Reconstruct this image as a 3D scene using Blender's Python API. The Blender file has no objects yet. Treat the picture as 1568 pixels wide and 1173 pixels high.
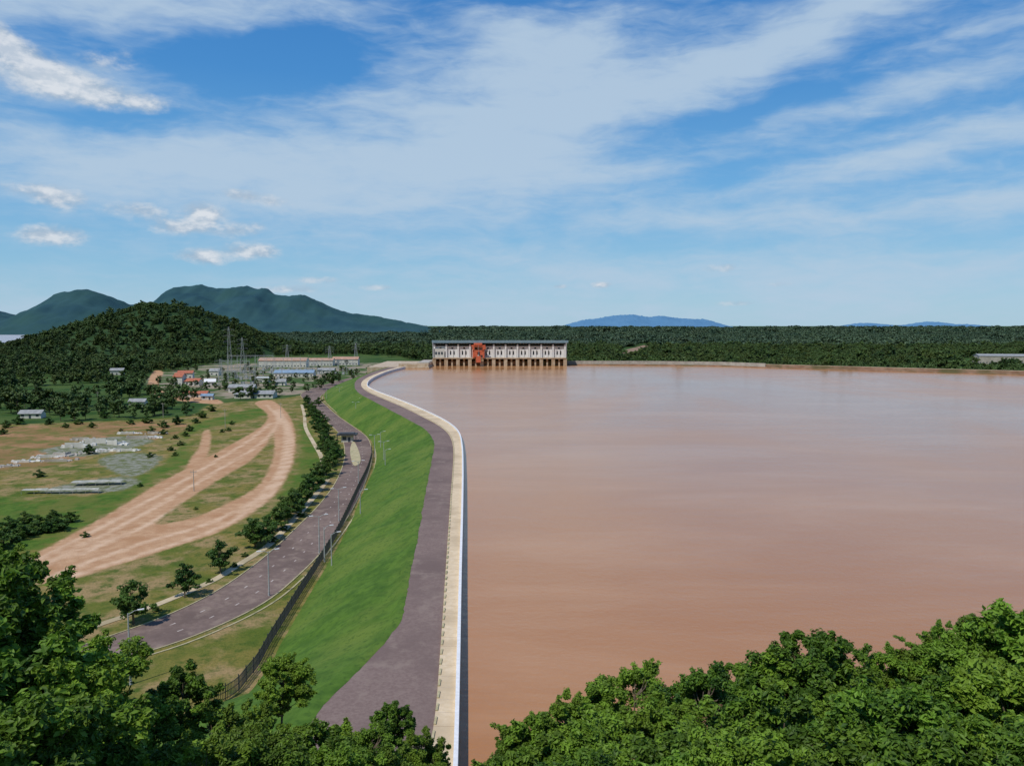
import bpy, math, random
import numpy as np
from mathutils import Vector, noise as mnoise
random.seed(5); rng=np.random.default_rng(7)
scene=bpy.context.scene
# ------------------------------------------------------------------ site frame
# metres; lake surface z=0, lowland z=ZL, dam crest z=ZC, viewpoint on the abutment hill at z=CH
CH=45.0; F=1184.0; PITCH=math.radians(4.3); ZL=-9.0; ZC=1.4
cp,sp=math.cos(PITCH),math.sin(PITCH)
def P(u,v,z=ZL):
    """survey bearing -> ground position on the level z"""
    a=(u-784)/F; b=(586.5-v)/F
    d=(a,cp+b*sp,-sp+b*cp); t=(z-CH)/d[2]
    return (d[0]*t,d[1]*t)
def Q(u,v,y):
    """bearing -> point at northing y"""
    a=(u-784)/F; b=(586.5-v)/F
    t=y/(cp+b*sp)
    return (a*t,y,CH+(-sp+b*cp)*t)
def PP(lst,z=ZL): return [P(u,v,z) for u,v in lst]
def smooth(pts,n=6,closed=False):
    pts=[np.array(p,float) for p in pts]; N=len(pts); out=[]
    rngi=range(N) if closed else range(N-1)
    for i in rngi:
        if closed: p0,p1,p2,p3=pts[i-1],pts[i],pts[(i+1)%N],pts[(i+2)%N]
        else:
            p1,p2=pts[i],pts[i+1]; p0=pts[i-1] if i>0 else 2*p1-p2; p3=pts[i+2] if i+2<N else 2*p2-p1
        for k in range(n):
            t=k/n
            out.append(.5*((2*p1)+(-p0+p2)*t+(2*p0-5*p1+4*p2-p3)*t*t+(-p0+3*p1-3*p2+p3)*t**3))
    if not closed: out.append(pts[-1])
    return np.array(out)
def resample(pl,n):
    pl=np.array(pl); s=np.concatenate([[0],np.cumsum(np.linalg.norm(np.diff(pl,axis=0),axis=1))])
    t=np.linspace(0,s[-1],n); return np.stack([np.interp(t,s,pl[:,0]),np.interp(t,s,pl[:,1])],1)
def step_along(pl,d):
    pl=np.array(pl); L=np.linalg.norm(np.diff(pl,axis=0),axis=1).sum(); return resample(pl,max(2,int(L/d)+1))
def offset(pl,d):
    pl=np.array(pl); t=np.gradient(pl,axis=0); t/=np.linalg.norm(t,axis=1)[:,None]+1e-9
    return pl+np.stack([-t[:,1],t[:,0]],1)*d
def inpoly(x,y,poly):
    x=np.asarray(x,float); y=np.asarray(y,float); c=np.zeros(x.shape,bool); n=len(poly); j=n-1
    for i in range(n):
        xi,yi=poly[i]; xj,yj=poly[j]
        c^=((yi>y)!=(yj>y))&(x<(xj-xi)*(y-yi)/((yj-yi) if yj!=yi else 1e-9)+xi); j=i
    return c
def linedist(x,y,poly,closed=True):
    d=np.full(x.shape,1e9)
    for i in range(0 if closed else 1,len(poly)):
        ax,ay=poly[i-1]; bx,by=poly[i]; ex,ey=bx-ax,by-ay
        t=np.clip(((x-ax)*ex+(y-ay)*ey)/(ex*ex+ey*ey+1e-9),0,1)
        d=np.minimum(d,np.hypot(x-ax-t*ex,y-ay-t*ey))
    return d
def sdf(x,y,poly,clip=12):
    d=linedist(x,y,poly)
    return np.clip(np.where(inpoly(x,y,poly),d,-d),-clip,clip)
# ------------------------------------------------------------------ materials
class NT:
    def __init__(s,tree): s.t=tree
    def n(s,ty,**k):
        o=s.t.nodes.new(ty)
        for a,b in k.items(): setattr(o,a,b)
        return o
    def l(s,a,b): s.t.links.new(a,b)
    def put(s,sock,val):
        if isinstance(val,bpy.types.NodeSocket): s.l(val,sock)
        else: sock.default_value=val
    def m(s,op,a,b=None,c=None,clamp=False):
        o=s.n('ShaderNodeMath',operation=op,use_clamp=clamp)
        s.put(o.inputs[0],a)
        if b is not None: s.put(o.inputs[1],b)
        if c is not None: s.put(o.inputs[2],c)
        return o.outputs[0]
    def mix(s,f,a,b,bt='MIX'):
        o=s.n('ShaderNodeMix',data_type='RGBA',blend_type=bt)
        s.put(o.inputs[0],f)
        s.put(o.inputs[6],a if isinstance(a,bpy.types.NodeSocket) else (*a,1)); s.put(o.inputs[7],b if isinstance(b,bpy.types.NodeSocket) else (*b,1))
        return o.outputs[2]
    def noise(s,vec,scale,detail=5,rough=.55,dist=0):
        o=s.n('ShaderNodeTexNoise'); s.l(vec,o.inputs['Vector'])
        o.inputs['Scale'].default_value=scale; o.inputs['Detail'].default_value=detail; o.inputs['Roughness'].default_value=rough; o.inputs['Distortion'].default_value=dist
        return o.outputs[0]
    def rmp(s,v,a,b,c=0.,d=1.,sm=True):
        o=s.n('ShaderNodeMapRange',interpolation_type='SMOOTHSTEP' if sm else 'LINEAR')
        s.put(o.inputs[0],v)
        for i,q in enumerate((a,b,c,d)): o.inputs[i+1].default_value=q
        return o.outputs[0]
    def mapping(s,vec,loc=(0,0,0),rot=(0,0,0),sc=(1,1,1),ty='POINT'):
        o=s.n('ShaderNodeMapping',vector_type=ty); s.l(vec,o.inputs[0])
        o.inputs[1].default_value=loc; o.inputs[2].default_value=rot; o.inputs[3].default_value=sc
        return o.outputs[0]
def newmat(name,rough=.9,spec=.2):
    m=bpy.data.materials.new(name); m.use_nodes=True; nt=NT(m.node_tree); b=m.node_tree.nodes['Principled BSDF']
    b.inputs['Roughness'].default_value=rough; b.inputs['Specular IOR Level'].default_value=spec
    return m,nt,b
def nmat(name,c1,c2,scale,rough=.9,bump=0,c3=None,s3=.02,spec=.2,lo=.35,hi=.65,metal=0,c4=None,s4=1.):
    m,nt,b=newmat(name,rough,spec); v=nt.n('ShaderNodeTexCoord').outputs['Object']
    n=nt.noise(v,scale,6,.6); c=nt.mix(nt.rmp(n,lo,hi),c1,c2)
    if c3: c=nt.mix(nt.rmp(nt.noise(v,s3,4,.6),.42,.66),c,c3)
    if c4: c=nt.mix(nt.rmp(nt.noise(v,s4,4,.65),.48,.72,0,.8),c,c4)
    nt.l(c,b.inputs['Base Color']); b.inputs['Metallic'].default_value=metal
    if bump:
        bp=nt.n('ShaderNodeBump'); bp.inputs['Strength'].default_value=bump; bp.inputs['Distance'].default_value=.2
        nt.l(n,bp.inputs['Height']); nt.l(bp.outputs[0],b.inputs['Normal'])
    return m
def leafmat(name,dark,light,trans=.25,rough=.55,yel=.45,vary=.5,stand=0,pale=None):
    m,nt,b=newmat(name,rough,.3)
    a=nt.n('ShaderNodeAttribute',attribute_name='tint').outputs['Fac']
    on=nt.n('ShaderNodeObjectInfo'); oi=on.outputs['Random']
    f=nt.m('ADD',a,nt.m('MULTIPLY',nt.m('SUBTRACT',oi,.5),vary),clamp=True)
    c=nt.mix(f,dark,light)
    o2=nt.m('FRACT',nt.m('MULTIPLY',oi,7.31))
    c=nt.mix(nt.m('MULTIPLY',o2,yel),c,(light[0]*1.45,light[1]*.95,light[2]*.8))
    if stand:   # stands of lighter, younger woodland
        c=nt.mix(nt.rmp(nt.noise(on.outputs['Location'],stand,3,.6),.46,.62,0,.75),c,pale)
    nt.l(c,b.inputs['Base Color'])
    if trans>0:
        tr=nt.n('ShaderNodeBsdfTranslucent'); nt.l(c,tr.inputs[0]); mx=nt.n('ShaderNodeMixShader'); mx.inputs[0].default_value=trans
        out=[x for x in m.node_tree.nodes if x.type=='OUTPUT_MATERIAL'][0]
        nt.l(b.outputs[0],mx.inputs[1]); nt.l(tr.outputs[0],mx.inputs[2]); nt.l(mx.outputs[0],out.inputs[0])
    return m
M={}
M['bark']=nmat('bark',(.10,.075,.05),(.2,.16,.12),6,bump=.3)
M['leaf']=leafmat('leaf_near',(.030,.090,.010),(.190,.355,.034),.28,yel=.30,vary=.7)
M['leaf2']=leafmat('leaf_roadside',(.020,.068,.013),(.080,.175,.028),.2)
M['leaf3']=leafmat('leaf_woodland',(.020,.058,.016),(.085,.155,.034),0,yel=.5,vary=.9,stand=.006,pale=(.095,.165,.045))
M['leaf4']=leafmat('leaf_far_woodland_hazed',(.040,.085,.052),(.078,.138,.072),0,yel=.3,vary=.8,stand=.0016,pale=(.100,.160,.085))  # leaf greens lightened and blued: distance haze painted into the colour
M['asphalt']=nmat('crest_road_gravel',(.190,.132,.115),(.240,.174,.150),2.5,c3=(.168,.118,.104),s3=.05,bump=.15,c4=(.27,.205,.17),s4=.35)
M['asphalt2']=nmat('asphalt_aged',(.178,.126,.106),(.235,.170,.142),.8,c3=(.150,.106,.090),s3=.06,c4=(.29,.22,.175),s4=.3)
M['cream']=nmat('walkway_concrete',(.64,.50,.32),(.72,.58,.40),1.2,c3=(.54,.42,.27),s3=.12)
M['white']=nmat('white_paint',(.72,.72,.72),(.82,.82,.82),2,rough=.6)
M['mark']=nmat('worn_road_paint',(.34,.27,.24),(.54,.47,.42),1.5)
M['kerb']=nmat('kerb_concrete',(.42,.36,.20),(.52,.45,.28),1.0,c4=(.2,.22,.1),s4=.4)
M['path']=nmat('footpath_concrete',(.52,.42,.27),(.62,.51,.35),.7,c3=(.4,.33,.2),s3=.1)
M['grass']=nmat('embankment_grass',(.052,.116,.012),(.090,.172,.020),.3,c3=(.125,.185,.028),s3=.05,bump=.6,c4=(.036,.084,.010),s4=1.1)
M['conc']=nmat('concrete',(.36,.33,.29),(.48,.45,.40),.3)
M['concb']=nmat('stained_concrete',(.42,.31,.20),(.56,.47,.36),.25)
M['dark']=nmat('dark_glass',(.05,.07,.09),(.08,.105,.13),.5,rough=.4)
M['steel']=nmat('galvanised_steel',(.34,.36,.37),(.46,.48,.49),2,rough=.5)
M['fence']=nmat('fence_steel',(.045,.05,.055),(.075,.08,.085),2,rough=.6)
M['roofb']=nmat('blue_grey_roofing',(.17,.27,.33),(.22,.33,.40),.3,rough=.6)
M['orange']=nmat('crane_orange_paint',(.55,.12,.06),(.66,.18,.10),.8,rough=.5)
M['redroof']=nmat('red_roof_tiles',(.36,.11,.07),(.46,.18,.11),1)
M['pinkroof']=nmat('terracotta_roofing',(.40,.24,.17),(.50,.33,.25),.3)
M['blueroof']=nmat('blue_sheet_roofing',(.20,.29,.40),(.27,.37,.47),.4,rough=.5)
M['greyroof']=nmat('grey_sheet_roofing',(.25,.26,.26),(.36,.37,.37),.4,rough=.6)
M['wallw']=nmat('painted_wall',(.55,.54,.50),(.68,.67,.62),.4)
M['earth']=nmat('red_earth_bank',(.26,.15,.10),(.38,.25,.18),.15,c3=(.14,.13,.06),s3=.03)
M['mount']=nmat('hazed_mountain_forest',(.018,.062,.080),(.030,.086,.096),.006,c3=(.026,.078,.076),s3=.0022,bump=1.)  # blue-teal base colour stands in for air haze over the forest
M['mountfar']=nmat('hazed_far_mountain_forest',(.09,.22,.37),(.105,.24,.39),.003)  # strong blue is painted haze, no volume in between
M['hill']=nmat('hill_forest_floor',(.018,.05,.014),(.04,.08,.025),.05)
# ------------------------------------------------------------------ mesh builder
def link(o,parent=None):
    scene.collection.objects.link(o)
    if parent: o.parent=parent
    return o
def empty(name,loc=(0,0,0),rz=0):
    o=bpy.data.objects.new(name,None); o.location=loc; o.rotation_euler=(0,0,rz); return link(o)
class B:
    def __init__(s): s.v=[];s.f=[];s.m=[]
    def add(s,vs,fs,mi=0):
        k=len(s.v); s.v+= [tuple(map(float,p)) for p in vs]; s.f+=[tuple(i+k for i in f) for f in fs]; s.m+=[mi]*len(fs)
    def box(s,x0,x1,y0,y1,z0,z1,mi=0):
        s.add([(x0,y0,z0),(x1,y0,z0),(x1,y1,z0),(x0,y1,z0),(x0,y0,z1),(x1,y0,z1),(x1,y1,z1),(x0,y1,z1)],
              [(0,3,2,1),(4,5,6,7),(0,1,5,4),(1,2,6,5),(2,3,7,6),(3,0,4,7)],mi)
    def tube(s,p0,p1,r0,r1,n=6,mi=0):
        p0=Vector(p0);p1=Vector(p1); d=(p1-p0)
        if d.length<1e-6: return
        d.normalize(); a=d.orthogonal().normalized(); b=d.cross(a); vs=[]
        for p,r in((p0,r0),(p1,r1)):
            for i in range(n):
                t=2*math.pi*i/n; vs.append(p+a*math.cos(t)*r+b*math.sin(t)*r)
        s.add(vs,[(i,(i+1)%n,n+(i+1)%n,n+i) for i in range(n)]+[tuple(range(n))[::-1],tuple(range(n,2*n))],mi)
    def wall(s,pl,off0,off1,z0,z1,mi=0):
        a=offset(pl,off0); b=offset(pl,off1); n=len(pl); vs=[]
        for i in range(n): vs+=[(*a[i],z0),(*b[i],z0),(*b[i],z1),(*a[i],z1)]
        fs=[]
        for i in range(n-1):
            k=4*i
            for q in range(4):
                fs.append((k+q,k+(q+1)%4,k+4+(q+1)%4,k+4+q))
        fs+=[(0,1,2,3),(4*n-1,4*n-2,4*n-3,4*n-4)]
        s.add(vs,fs,mi)
    def build(s,name,mats,parent=None,loc=(0,0,0),rz=0,smoothf=False):
        me=bpy.data.meshes.new(name); me.from_pydata(s.v,[],s.f)
        for m in mats: me.materials.append(m)
        me.polygons.foreach_set('material_index',s.m)
        if smoothf: me.polygons.foreach_set('use_smooth',[True]*len(s.f))
        me.update()
        import bmesh
        bm=bmesh.new(); bm.from_mesh(me); bmesh.ops.recalc_face_normals(bm,faces=bm.faces); bm.to_mesh(me); bm.free()
        o=bpy.data.objects.new(name,me); o.location=loc; o.rotation_euler=(0,0,rz); return link(o,parent)
def grid_mesh(name,X,Y,Z,mats,parent=None,attrs=None,smoothf=True):
    ny,nx=X.shape; co=np.stack([X,Y,Z],-1).reshape(-1,3)
    i=np.arange(ny-1)[:,None]*nx+np.arange(nx-1)[None,:]
    q=np.stack([i,i+1,i+nx+1,i+nx],-1).reshape(-1,4)
    me=bpy.data.meshes.new(name); me.vertices.add(len(co)); me.vertices.foreach_set('co',co.ravel())
    me.loops.add(q.size); me.loops.foreach_set('vertex_index',q.ravel().astype(np.int32))
    me.polygons.add(len(q)); me.polygons.foreach_set('loop_start',np.arange(0,q.size,4,dtype=np.int32))
    me.update(calc_edges=True); me.validate()
    for m in mats: me.materials.append(m)
    me.polygons.foreach_set('use_smooth',[smoothf]*len(me.polygons))
    for k,a in (attrs or {}).items():
        at=me.attributes.new(k,'FLOAT','POINT'); at.data.foreach_set('value',a.ravel().astype(np.float32))
    o=bpy.data.objects.new(name,me); return link(o,parent)
def ribbon(name,L,R,z,mat,n=160,parent=None,nc=3):
    t=np.linspace(0,1,nc)[None,:]
    X=L[:,0:1]*(1-t)+R[:,0:1]*t; Y=L[:,1:2]*(1-t)+R[:,1:2]*t
    return grid_mesh(name,X,Y,np.full(X.shape,z),[mat],parent)
def fbm(x,y,s,seed=0,oct=4):
    fx_=x.ravel(); fy_=y.ravel(); r=np.empty(fx_.shape)
    for i in range(len(fx_)): r[i]=mnoise.fractal((fx_[i]*s,fy_[i]*s,seed),1.0,2.0,oct)
    return r.reshape(x.shape)
# ------------------------------------------------------------------ plan curves of the dam
def curve_xy(pts,z,extra_start=None,extra_end=None):
    p=[P(u,v,z) for u,v in pts]
    if extra_start: p=[extra_start]+p
    if extra_end: p=p+[extra_end]
    s=smooth(p,8); s=s[np.argsort(s[:,1])]; return s
wall=curve_xy([(697,1142),(701,1000),(704,880),(707,780),(708,720),(707,685),(702,664),(688,650),(665,637),(630,621),(600,609),(572,598),(562,590),(570,580),(595,569),(622,562)],ZC,(-5.3,66))
band=curve_xy([(664,1112),(674,1000),(684,850),(690,760),(694,705),(693,680),(686,664),(672,652),(650,640),(618,624),(585,610),(563,600),(553,590),(560,580),(586,569),(615,561)],ZC,(-8.6,66))
rleft=curve_xy([(440,1145),(495,1075),(560,1010),(608,950),(624,880),(637,820),(648,760),(658,710),(662,690),(662,675),(650,658),(628,645),(600,630),(570,614),(550,603),(542,592),(548,580),(575,568),(605,560)],ZC)
toe=curve_xy([(335,1085),(400,1035),(432,980),(470,915),(500,865),(530,812),(555,755),(572,715),(574,690),(560,665),(530,645),(508,625),(497,610),(500,598),(520,588),(545,580)],ZL,(-60,90),(-150,905))
fx=lambda c,y: np.interp(y,c[:,1],c[:,0])
ys=np.concatenate([np.arange(66,300,1.0),np.arange(300,800,4)])
ymax=min(wall[-1,1],band[-1,1],rleft[-1,1])
ys=ys[ys<ymax]
W,BD,RL,TO=[fx(c,ys) for c in(wall,band,rleft,toe)]
RL=np.minimum(RL,BD-3); TO=np.minimum(TO,RL-14)
RLj=RL+.45+.20*fbm(ys,ys*0,.9,2,3)+.30*fbm(ys,ys*0,.12,5,2)
X=np.stack([RL-.22,RL-.12,RL*.6+BD*.4,BD],1); Y=np.repeat(ys[:,None],4,1); Zr=np.full(X.shape,ZC); Zr[:,0]-=1.2
grid_mesh('crest_road',X,Y,Zr,[M['asphalt']],smoothf=False)
b=B(); n=len(ys)
vs=[];fs=[]
for i in range(n): vs+=[(BD[i],ys[i],ZC-.5),(BD[i],ys[i],ZC+.14),(W[i]-.12,ys[i],ZC+.14),(W[i]-.12,ys[i],ZC-.5)]
for i in range(n-1):
    k=4*i; fs+=[(k,k+1,k+5,k+4),(k+1,k+2,k+6,k+5)]
b.add(vs,fs,0); walk=b.build('crest_walkway',[M['cream']])
b=B()
for y in np.arange(72,520,3.0):
    x0=float(fx(band,y)); x1=float(fx(wall,y))-.15
    b.box(x0+.02,x1,y-.04,y+.04,ZC+.10,ZC+.146,0)
    b.box(x0-.02,x0+.24,y+.3,y+1.9,ZC+.1,ZC+.30,1)
b.build('walkway_kerb_blocks',[M['concb'],M['kerb']])
b=B(); vs=[];fs=[]
for i in range(n):
    x=W[i]; y=ys[i]; vs+=[(x-.12,y,-9),(x-.12,y,ZC+.75),(x+.34,y,ZC+.75),(x+.34,y,-9)]
for i in range(n-1):
    k=4*i; fs+=[(k,k+1,k+5,k+4),(k+1,k+2,k+6,k+5),(k+2,k+3,k+7,k+6)]
fs+=[(0,1,2,3),(4*n-4,4*n-3,4*n-2,4*n-1)]
b.add(vs,fs,0); b.build('parapet_wall',[M['white']])
# grass embankment, turf lapping raggedly over the road edge
t=np.concatenate([[0,.05],np.linspace(.10,1,13)])[None,:]
X=RLj[:,None]*(1-t)+TO[:,None]*t; Y=np.repeat(ys[:,None],15,1)
Z=ZC-.03+(ZL-.05-ZC)*t+ .28*fbm(X,Y,.12,3)*np.sin(np.pi*t)+.6*np.sin(np.pi*t)
Z[:,0]=ZC+.02; Z[:,1]=ZC+.07
X[:,2:-1]+=.5*fbm(X,Y,.3,9)[:,2:-1]
grid_mesh('grass_embankment',X,Y,Z,[M['grass']])
# ------------------------------------------------------------------ ground sheet
def hillh(x,y):
    h=35.5-.52*y+ np.clip(np.abs(x)-14,0,60)*.07
    r=np.clip((np.abs(x)-75)/90,0,1); h=h-r*r*45
    return h
def groundz(x,y): return np.maximum(ZL,hillh(x,y))
def axis(parts,far):
    a=np.concatenate([np.arange(*p) for p in parts]); e=a[-1]; s=parts[-1][2]; out=list(a)
    while e<far: s*=1.35; e+=s; out.append(e)
    e=a[0]; s=parts[0][2]; pre=[]
    while e>-far: s*=1.35; e-=s; pre.append(e)
    return np.array(pre[::-1]+out)
gx=axis([(-440,170,2.2)],30000); gy=axis([(-50,300,1.8),(300,900,3.2)],30000)
X,Y=np.meshgrid(gx,gy)
Z=groundz(X,Y)
tracks=[
 [(15,872),(100,824),(180,779),(240,742),(300,710),(350,683),(390,660),(408,645),(408,632),(390,617),(415,613),(438,630),(450,655),(452,685),(446,715),(425,752),(395,779),(340,812),(290,830),(235,848),(170,868),(110,886),(50,893)],
 [(236,568),(250,570),(243,586),(252,600),(330,611),(330,619),(240,608),(226,590)]]
hole=[(238,802),(265,779),(300,757),(345,728),(382,706),(408,680),(418,660),(420,690),(413,716),(395,744),(358,766),(310,788),(270,799)]
ruts=[[(40,880),(130,836),(210,792),(280,752),(340,716),(390,686),(418,660),(425,640),(408,620)],[(30,872),(120,826),(200,782),(270,742),(330,706),(385,672),(414,648)],
      [(70,885),(150,855),(230,828),(300,808),(350,788),(395,762),(425,728),(436,690),(436,655),(420,628)],[(90,888),(180,860),(250,838),(320,814),(370,790),(410,762),(436,724),(446,690),(443,655),(426,626)],
      [(120,850),(200,815),(240,795),(280,770)]]
fieldb=[(-80,735),(-80,665),(0,655),(100,649),(200,645),(285,650),(262,668),(200,680),(120,705),(60,715),(0,722)]
pond=[(150,704),(190,694),(245,697),(238,714),(205,730),(172,722)]
pond2=[(62,752),(110,740),(180,730),(215,737),(180,752),(100,757)]
pond3=[(60,690),(110,680),(140,672),(200,668),(235,676),(180,690),(110,700)]
lush=[[(-100,800),(-60,755),(0,760),(70,765),(150,756),(200,745),(240,724),(262,712),(215,755),(140,800),(60,840),(0,850),(-60,860)],
      [(455,645),(470,650),(492,690),(494,720),(470,750),(440,775),(420,790),(432,750),(455,715),(460,670)],
      [(330,640),(400,625),(395,640),(300,660),(285,690),(300,700),(240,735),(120,800),(60,848),(100,800),(240,715),(270,690),(290,655)]]
sideT=[(312,660),(322,660),(320,690),(300,722),(280,735),(290,705),(305,685)]
yard=[(240,600),(232,575),(330,556),(410,546),(560,543),(640,552),(655,563),(600,566),(545,580),(490,592),(455,604),(380,606),(320,612)]
mk=(X>-445)&(X<175)&(Y>60)&(Y<1100)
def att(polys,neg=None,clip=12):
    a=np.full(X.shape,-float(clip))
    for p in polys:
        pw=smooth(PP(p),4,True); a[mk]=np.maximum(a[mk],sdf(X[mk],Y[mk],pw,clip))
    for p in (neg or []):
        pw=smooth(PP(p),4,True); a[mk]=np.minimum(a[mk],-sdf(X[mk],Y[mk],pw,clip))
    return a
A={'track':att(tracks+[sideT],[hole]),'field':att([fieldb]),'pond':att([pond,pond2,pond3]),'lush':att(lush),'yard':att([yard])}
A['open']=att([[(-400,640),(-100,652),(0,650),(130,646),(290,636),(330,618),(470,604),(600,566),(800,560),(900,1100),(-2000,1300)]])
rt=np.full(X.shape,-12.)
for p in ruts: rt[mk]=np.maximum(rt[mk],-linedist(X[mk],Y[mk],smooth(PP(p),4),False))
A['rut']=np.clip(rt,-12,0)
gm,nt,bs=newmat('ground_soil_and_grass',.95,.1)
v=nt.n('ShaderNodeTexCoord').outputs['Object']
at=lambda k: nt.n('ShaderNodeAttribute',attribute_name=k).outputs['Fac']
nA=nt.noise(v,.035,6,.6); nB=nt.noise(v,.35,6,.65); nC=nt.noise(v,2.0,4,.6); nD=nt.noise(v,.10,4,.6)
def mask(k,amp,w):
    q=nt.m('ADD',at(k),nt.m('MULTIPLY',nt.m('SUBTRACT',nB,.5),amp)); return nt.rmp(q,-w,w)
forest=nt.mix(nt.rmp(nA,.38,.62),(.030,.075,.016),(.075,.120,.030))
olive=nt.mix(nt.rmp(nA,.36,.60),(.100,.138,.020),(.240,.188,.052))
olive=nt.mix(nt.rmp(nD,.43,.62),olive,(.35,.24,.115)); olive=nt.mix(nt.rmp(nB,.46,.70),olive,(.07,.110,.018)); olive=nt.mix(nt.rmp(nC,.4,.75,0,.5),olive,(.06,.10,.015))
lushc=nt.mix(nt.rmp(nB,.35,.65),(.050,.115,.014),(.10,.165,.025)); lushc=nt.mix(nt.rmp(nD,.42,.6,0,.75),lushc,(.15,.155,.035))
dirt=nt.mix(nt.rmp(nB,.35,.7),(.46,.265,.145),(.56,.35,.205)); dirt=nt.mix(nt.rmp(nD,.45,.65,0,.7),dirt,(.41,.215,.105)); dirt=nt.mix(nt.rmp(nC,.5,.8,0,.4),dirt,(.58,.39,.25))
rr=nt.m('ADD',at('rut'),nt.m('MULTIPLY',nt.m('SUBTRACT',nB,.5),2.4)); dirt=nt.mix(nt.rmp(rr,-2.0,.1,0,.75),dirt,(.70,.50,.34))
fld=nt.mix(nt.rmp(nA,.4,.6),(.24,.155,.06),(.38,.21,.11)); fld=nt.mix(nt.rmp(nD,.46,.6,0,.85),fld,(.14,.15,.035)); fld=nt.mix(nt.rmp(nB,.54,.74,0,.8),fld,(.07,.11,.02))
c=nt.mix(mask('open',8,2),forest,olive)
c=nt.mix(mask('lush',10,3),c,lushc)
c=nt.mix(mask('field',7,1.5),c,fld)
c=nt.mix(mask('yard',10,2),c,nt.mix(nt.rmp(nA,.42,.56),(.32,.26,.19),(.06,.11,.028)))
c=nt.mix(mask('pond',12,.8),c,nt.mix(nt.rmp(nB,.4,.6),(.27,.27,.22),(.13,.15,.06)))
c=nt.mix(mask('track',3.4,.9),c,dirt)
nt.l(c,bs.inputs['Base Color'])
bp=nt.n('ShaderNodeBump'); bp.inputs['Strength'].default_value=.5; bp.inputs['Distance'].default_value=.4
nt.l(nt.m('ADD',nB,nC),bp.inputs['Height']); nt.l(bp.outputs[0],bs.inputs['Normal'])
grid_mesh('ground',X,Y,Z,[gm],attrs=A)
b=B(); cl=PP([(945,548),(958,536),(985,529),(1000,530),(985,540),(965,549)]); b.add([(x,y,ZL+.3) for x,y in cl],[tuple(range(len(cl)))],0); b.build('dirt_clearing',[M['earth']])
# ------------------------------------------------------------------ lower road, kerbs, footpath
RLo=[(60,1005),(145,978),(250,940),(330,900),(400,850),(450,805),(490,765),(515,728),(524,695),(518,668),(500,648),(480,628),(464,612),(458,603),(480,593),(540,577),(600,563)]
RRo=[(80,1045),(165,1018),(290,980),(400,930),(458,885),(503,838),(540,785),(562,738),(572,700),(566,672),(545,655),(520,638),(502,622),(492,610),(505,600),(555,582),(618,565)]
Ls0=resample(smooth(PP(RLo)),300); Rs0=resample(smooth(PP(RRo)),300)
Ls=Ls0*.90+Rs0*.10; Rs=Ls0*.06+Rs0*.94
ribbon('lower_road',Ls,Rs,ZL+.03,M['asphalt2'])
b=B(); b.wall(Ls,0,.28,ZL-.1,ZL+.15); b.wall(Rs,-.28,0,ZL-.1,ZL+.15); b.wall(offset(Rs,-1.6),-.35,0,ZL-.1,ZL+.12,0)
b.build('road_kerb',[M['kerb']])
b=B()
for frac in (.36,.66):
    C=step_along(Ls*(1-frac)+Rs*frac,1.0)
    for i in range(0,len(C)-2,7):
        p=C[i]; q=C[i+1]+(C[i+2]-C[i+1])*.2; d=(q-p); d/=np.linalg.norm(d)+1e-9; nn=np.array([-d[1],d[0]])*.15
        b.add([(*(p-nn),ZL+.036),(*(p+nn),ZL+.036),(*(q+nn),ZL+.036),(*(q-nn),ZL+.036)],[(0,1,2,3)],0)
b.build('lane_markings',[M['mark']])
b=B()
fp=smooth(PP([(80,990),(135,963),(230,930),(320,892),(370,862),(410,836),(440,806),(480,762),(502,734)]),8); b.wall(fp,-.9,.9,ZL-.1,ZL+.10)
b.build('footpath',[M['path']])
b=B()
fp2=smooth(PP([(497,728),(492,700),(480,678),(468,655),(466,635),(462,620)]),8); b.wall(fp2,-.9,.9,ZL-.1,ZL+.10)
b.build('footpath',[M['path']])
isl=smooth(PP([(541,712),(536,690),(541,676),(549,690),(552,708)]),6,True)
b=B(); k=len(isl); b.add([(*p,ZL+.18) for p in isl]+[(*p,ZL-.1) for p in isl],[tuple(range(k))]+[(i,(i+1)%k,k+(i+1)%k,k+i) for i in range(k)],0)
b.build('traffic_island',[M['kerb']])
# ------------------------------------------------------------------ water
wm,nt,bs=newmat('silty_reservoir_water',.2,.5)
v=nt.n('ShaderNodeTexCoord').outputs['Object']
n1=nt.noise(nt.mapping(v,sc=(1,.5,1)),.006,5,.55,.6); n2=nt.noise(v,.9,5,.6); n3=nt.noise(nt.mapping(v,sc=(.5,1,1)),.14,4,.6); n4=nt.noise(nt.mapping(v,sc=(.3,1,1)),.03,6,.65,.5)
c=nt.mix(nt.rmp(n1,.35,.65),(.415,.188,.068),(.470,.232,.095)); c=nt.mix(nt.rmp(n4,.42,.7,0,.7),c,(.51,.275,.135)); nt.l(c,bs.inputs['Base Color']); bs.inputs['IOR'].default_value=1.36
nt.l(nt.rmp(n1,.35,.65,.13,.27),bs.inputs['Roughness'])
bp=nt.n('ShaderNodeBump'); bp.inputs['Strength'].default_value=.5; bp.inputs['Distance'].default_value=.13
nt.l(nt.m('ADD',n2,nt.m('MULTIPLY',n3,2.2)),bp.inputs['Height']); nt.l(bp.outputs[0],bs.inputs['Normal'])
shore_px=[(866,559),(1000,559.5),(1105,561),(1160,563),(1300,567),(1440,571),(1568,574.5),(1750,581)]
shore=PP(shore_px,0.)
wl=[(float(fx(wall,y))+.2,float(y)) for y in np.concatenate([np.arange(20,ymax,6),[ymax]])]
wp=wl+[(-100,ymax+30),(-88,870),(60,870)]+[tuple(p) for p in smooth(shore[1:],4)]+[(900,560),(900,20)]
b=B(); b.add([(x,y,0) for x,y in wp],[tuple(range(len(wp)))],0); b.build('reservoir_water',[wm])
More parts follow.
